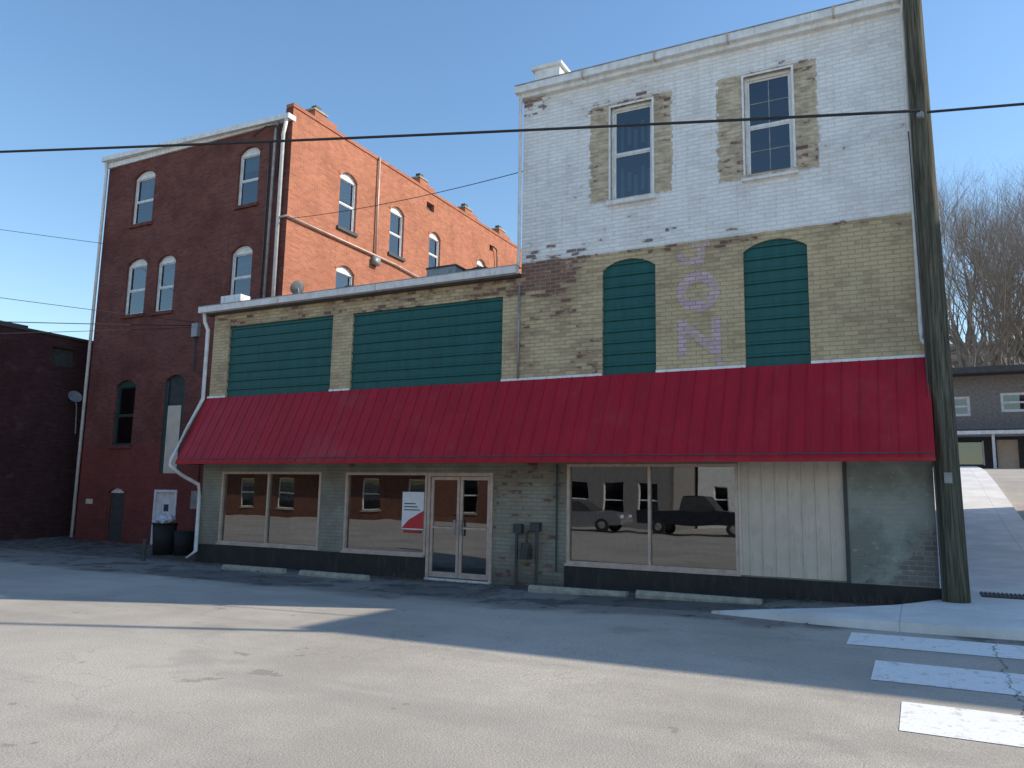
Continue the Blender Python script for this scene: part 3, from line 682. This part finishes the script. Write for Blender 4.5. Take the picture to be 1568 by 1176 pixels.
# ---------------------------------------------------------------- trees
def tree_mesh(seed,H):
    rd=random.Random(seed); mb=MB();mb.mt('bark')
    def grow(p,d,L,r,lev):
        n=3 if lev<2 else 2; pts=[p];dd=d.copy()
        for i in range(n):
            dd=(dd+Vector((rd.uniform(-1,1),rd.uniform(-1,1),rd.uniform(-.3,.7)))*(.10+.05*lev)).normalized()
            p=p+dd*(L/n);pts.append(p)
        r1=r*.62; mb.tube(pts,r,'bark',5 if lev<2 else 3,r1,cap=False)
        if lev>=6: return
        k=rd.choice((2,3,3)) if lev>0 else 4
        for i in range(k):
            t=Vector((rd.uniform(-1,1),rd.uniform(-1,1),rd.uniform(-.1,.6))).normalized()
            nd=(dd*(1.15 if lev<5 else .8)+t*.75).normalized()
            grow(pts[-1],nd,L*rd.uniform(.62,.86),r1*rd.uniform(.6,.85),lev+1)
        if lev in(1,2,3,4):
            t=Vector((rd.uniform(-1,1),rd.uniform(-1,1),.3)).normalized()
            grow(pts[1],(dd*.5+t).normalized(),L*.6,r1*.5,lev+2)
    grow(Vector((0,0,-.5)),Vector((0,0,1)),H*.27,H*.018,0)
    return mb
RT=root('bare_tree_grove')
tms=[]
for i in range(3):
    o=tree_mesh(20+i,15).build('bare_tree_%d'%i,RT); tms.append(o.data)
    o.location=(2.2+i*2.6,60+i*3,h(3+i*2.6,60+i*3)); o.rotation_euler=(0,0,i);o.scale=(1.15,1.15,1.3)
rd=random.Random(3)
for i in range(56):
    y=rd.uniform(58,92) if i<26 else rd.uniform(56,84);x=y*rd.uniform(-.01,.17)
    s=rd.uniform(.9,1.3) if i<26 else rd.uniform(.25,.45)
    o=bpy.data.objects.new('bare_tree_part',rd.choice(tms)); sc.collection.objects.link(o);o.parent=RT
    o.location=(x,y,h(x,y)-.2 if i<26 else h(x,y)-1.);o.scale=(s,s,s*rd.uniform(1.0,1.25));o.rotation_euler=(0,0,rd.uniform(0,6.3))
# ---------------------------------------------------------------- utility poles and wires
def pole(x,y,H,r0,r1,lean):
    mb=MB();z0=h(x,y)-.3
    mb.tube([(x+lean*i/10,y,z0+(H-z0)*i/10) for i in range(11)],r0,'wood',20,r1)
    o=mb.build('utility_pole',None,True); return o
p=pole(.37,12.84,11.5,.178,.12,-.14)
mb=MB();mb.tube([(.27,12.70,7.4),(.27,12.6,7.4)],.05,'grey');mb.tube([(.2,12.68,.3),(.17,12.68,3),(.1,12.7,7.2)],.010,'dgrey')
mb.box(.30,.40,12.655,12.67,1.9,2.05,'grey')
o=mb.build('hardware',p)
p=pole(5.45,12.95,12.4,.1,.06,0)
def wire(a,b,r,sag=.15,n=14):
    a=Vector(a);b=Vector(b);mb=MB()
    mb.tube([a.lerp(b,i/n)-Vector((0,0,sag*4*(i/n)*(1-i/n))) for i in range(n+1)],r,'wire',6)
    return mb
mb=wire((.27,12.6,7.45),(-30.,3.3,8.45),.022,.14);mb.build('power_line')
mb=wire((.36,12.65,7.43),(24,14.8,7.1),.02,.4);mb.build('power_line.001')
mb=wire((-15.5,15.9,9.25),(-6.62,13.1,7.95),.008,.12);mb.build('service_wire')
for i,(z,zz) in enumerate(((6.55,6.3),(6.45,5.7),(6.4,5.4),(9.6,9.4))):
    a=Vector((-18.9 if i<3 else -23.5,15.85,z)); b=Vector((-20 if i<3 else -26,11,zz)); wire(a,a+(b-a)*2.2,.012 if i==1 else .008,.05).build('service_wire')
# ---------------------------------------------------------------- trash can, bollard, litter
RB=root('trash_can')
mb=MB();mb.tube([(-17.05,13.9,.0),(-17.05,13.9,.75)],.24,'tire',20,.29);mb.tube([(-17.05,13.9,.75),(-17.05,13.9,.79)],.31,'tire',20)
mb.tube([(-16.55,14.1,.0),(-16.55,14.1,.6)],.22,'tire',16,.26)
mb.build('bin',RB,True)
import bmesh
bm=bmesh.new();bmesh.ops.create_icosphere(bm,subdivisions=3,radius=.25)
for v in bm.verts:
    k=1+.12*math.sin(v.co.x*31+v.co.z*17)+.1*math.sin(v.co.y*40+v.co.x*9); v.co*=k; v.co.z*=.6
me=bpy.data.meshes.new('bag');bm.to_mesh(me);me.materials.append(M['bag']);o=bpy.data.objects.new('trash_bag_fill',me);sc.collection.objects.link(o);o.location=(-17.05,13.88,.86);o.parent=RB
mb=MB();mb.tube([(-15.85,12.4,-.1),(-15.83,12.4,.45)],.05,'dgrey',12);mb.tube([(-15.83,12.4,.45),(-15.83,12.4,.49)],.065,'dgrey',12);mb.build('bollard')
mb=MB();rd=random.Random(5)
for i in range(1100):
    x=rd.uniform(-23,0.);y=12.95-abs(rd.gauss(0,.35)) if x>-14.8 else 15.8-abs(rd.gauss(0,.8)); 
    if i>900: x=rd.uniform(-15,-.5);y=rd.uniform(10.5,12.5)
    z=h(x,y)+.012;s=rd.uniform(.012,.04);a=rd.uniform(0,6.3)
    pts=[(x+s*math.cos(a+q)*(1 if k%2 else .6),y+s*math.sin(a+q)*(1 if k%2 else .6),z+rd.uniform(-.004,.015)) for k,q in enumerate((0,1.57,3.14,4.71))]
    mb.face(pts,'leaf' if rd.random()<.7 else 'dirt')
mb.build('fallen_leaves')
# dry weeds along the wall foot
mb=MB()
for i in range(420):
    x=rd.choice((rd.gauss(-15.2,.25),rd.gauss(-8.9,.3),rd.gauss(-5.9,.2),rd.gauss(-.6,.4),rd.uniform(-23.4,-20.5)))
    y=12.9-abs(rd.gauss(0,.05)) if x>-14.8 else (15.8-abs(rd.gauss(0,.1)) if x<-18 else 13.0-abs(rd.gauss(0,.15)))
    if x>.1: continue
    z=h(x,y);H=rd.uniform(.05,.17);dx,dy=rd.uniform(-.06,.06),rd.uniform(-.06,.03)
    mb.face([(x-.004,y,z),(x+.004,y,z),(x+dx,y+dy,z+H)],'leaf' if rd.random()<.6 else 'dgreen')
mb.build('dry_weeds')
# ---------------------------------------------------------------- across the street (seen in the glass)
R8=root('brick_shop_row_building')
PQ=lambda u,v,d:(-u,-15-d,v)
mb=MB();mw=MB()
hq=[(20+i*3.6,21.3+i*3.6,a,b) for i in range(12) for a,b in ((.6,2.6),(4.6,6.3),(8,9.6))]
wall(mb,PQ,18.5,64,-.3,11,hq,'brick_opp')
for q in hq: sash(mw,PQ,*q,'white',blind=.3,sill='stone')
mb.boxP(PQ,18.5,64,-.3,10.9,.7,8,'brick_dk');mb.boxP(PQ,18.5,64,11,11.2,-.15,.2,'stone');mb.boxP(PQ,26,44,2.9,3.3,-.9,0,'white')
mb.build('walls',R8);mw.build('windows',R8)
R10=root('grey_shop_building')
mb=MB();hq=[(12.4,13.6,.5,2.6),(14.4,15.6,.5,2.6),(16.4,17.6,.5,2.6),(12.6,13.5,4.2,5.8),(15,15.9,4.2,5.8)]
wall(mb,PQ,11.8,18.4,-.3,9,hq,'shingle')
for q in hq: sash(mb,PQ,*q,'white',blind=.2)
mb.boxP(PQ,11.8,18.4,-.3,8.9,.7,8,'shingle');mb.boxP(PQ,11.8,18.4,9,9.2,-.1,.2,'stone')
mb.build('building',R10)
R9=root('white_house')
mb=MB();PH=lambda u,v,d:(-u,-20-d,v)
hq=[(3.2+i*2.2,4.1+i*2.2,a,a+1.5) for i in range(4) for a in (.9,3.8)]
wall(mb,PH,2.5,11.6,-.3,6,hq,'white')
for q in hq: sash(mb,PH,*q,'white',blind=.3)
mb.face([(-2.2,-19.6,5.9),(-11.9,-19.6,5.9),(-11.9,-23,8.2),(-2.2,-23,8.2)],'shingle');mb.box(-11.6,-2.5,-26,-20.7,-.3,5.9,'white')
mb.build('house',R9)
M['car_a']=simple('car_paint_silver',(.35,.36,.38),.25,.6,var=.02);M['car_b']=simple('car_paint_dark',(.03,.035,.05),.25,.3,var=.02)
def car(name,x,y,k,truck=False):
    r=root(name);mb=MB();L=2.3 if not truck else 2.7
    body=[(-L,.35),(-L,.85),(-L*.85,.95),(L*.35,1.0),(L*.9,.85),(L,.6),(L,.35)] if not truck else [(-L,.5),(-L,1.1),(L*.3,1.12),(L*.9,1.05),(L,.8),(L,.5)]
    cab=[(-L*.7,.96),(-L*.5,1.42),(L*.08,1.45),(L*.38,1.0)] if not truck else [(-L*.25,1.12),(-L*.2,1.72),(L*.15,1.75),(L*.34,1.12)]
    def ext(pr,w0,w1,kk):
        n=len(pr);a=[(x+p[0],y-w0,p[1]) for p in pr];b=[(x+p[0],y+w0,p[1]) for p in pr]
        for i in range(n): mb.face([a[i],a[(i+1)%n],b[(i+1)%n],b[i]],kk)
        mb.face(a,kk);mb.face(b[::-1],kk)
    ext(body,.9,.9,k);ext(cab,.76,.7,'dgrey')
    mb.box(x+cab[1][0]+.02,x+cab[2][0]-.02,y-.74,y+.74,cab[1][1],cab[2][1]+.03,k)
    for px in (-L*.62,L*.62):
        for py in (-.92,.74): mb.tube([(x+px,y+py,.34),(x+px,y+py+.18,.34)],.34,'tire',20);mb.tube([(x+px,y+py-.01,.34),(x+px,y+py+.19,.34)],.2,'grey',14)
    mb.box(x+L-.1,x+L+.01,y-.8,y-.5,.65,.8,'signw');mb.box(x+L-.1,x+L+.01,y+.5,y+.8,.65,.8,'signw');mb.box(x-L-.01,x-L+.1,y-.85,y-.6,.7,.85,'signr');mb.box(x-L-.01,x-L+.1,y+.6,y+.85,.7,.85,'signr')
    mb.build('body',r,bevel=.03)
car('parked_car',-14.8,-10,'car_a');car('parked_pickup_truck',-9.0,-10,'car_b',True)
# ---------------------------------------------------------------- light
el=math.radians(36); az=Vector((.905,.425,0)).normalized()
sd=Vector((az.x*math.cos(el),az.y*math.cos(el),math.sin(el)))
L=bpy.data.lights.new('sun','SUN');L.energy=5.0;L.angle=math.radians(.5);L.color=(1,.90,.76)
lo=bpy.data.objects.new('sun',L);sc.collection.objects.link(lo);lo.rotation_euler=sd.to_track_quat('Z','Y').to_euler();lo.location=(20,10,30)
w=bpy.data.worlds.new('World');sc.world=w;w.use_nodes=True;nt=w.node_tree
bg=nt.nodes['Background'];sk=nt.nodes.new('ShaderNodeTexSky');sk.sky_type='NISHITA';sk.sun_disc=False
sk.sun_elevation=el;sk.sun_rotation=math.atan2(az.x,az.y);sk.air_density=1.25;sk.dust_density=.3;sk.ozone_density=2.5
hs_=nt.nodes.new('ShaderNodeHueSaturation');hs_.inputs['Saturation'].default_value=1.12;hs_.inputs['Value'].default_value=1.35
nt.links.new(sk.outputs[0],hs_.inputs['Color']);nt.links.new(hs_.outputs[0],bg.inputs[0]);bg.inputs[1].default_value=.15
# ---------------------------------------------------------------- camera
yaw,p_,r_,f=math.radians(27.458),math.radians(8.186),math.radians(1.054),1201.1
fw=Vector((-math.sin(yaw)*math.cos(p_),math.cos(yaw)*math.cos(p_),math.sin(p_)))
r0=Vector((math.cos(yaw),math.sin(yaw),0));u0=r0.cross(fw)
Rr=r0*math.cos(r_)+u0*math.sin(r_);U=-r0*math.sin(r_)+u0*math.cos(r_)
cd=bpy.data.cameras.new('camera');cd.lens=36*f/1568;cd.sensor_width=36;cd.clip_end=3000
co=bpy.data.objects.new('camera',cd);sc.collection.objects.link(co)
co.matrix_world=Matrix(((Rr.x,U.x,-fw.x,0),(Rr.y,U.y,-fw.y,0),(Rr.z,U.z,-fw.z,1.6),(0,0,0,1)))
sc.camera=co
sc.view_settings.view_transform='Standard'
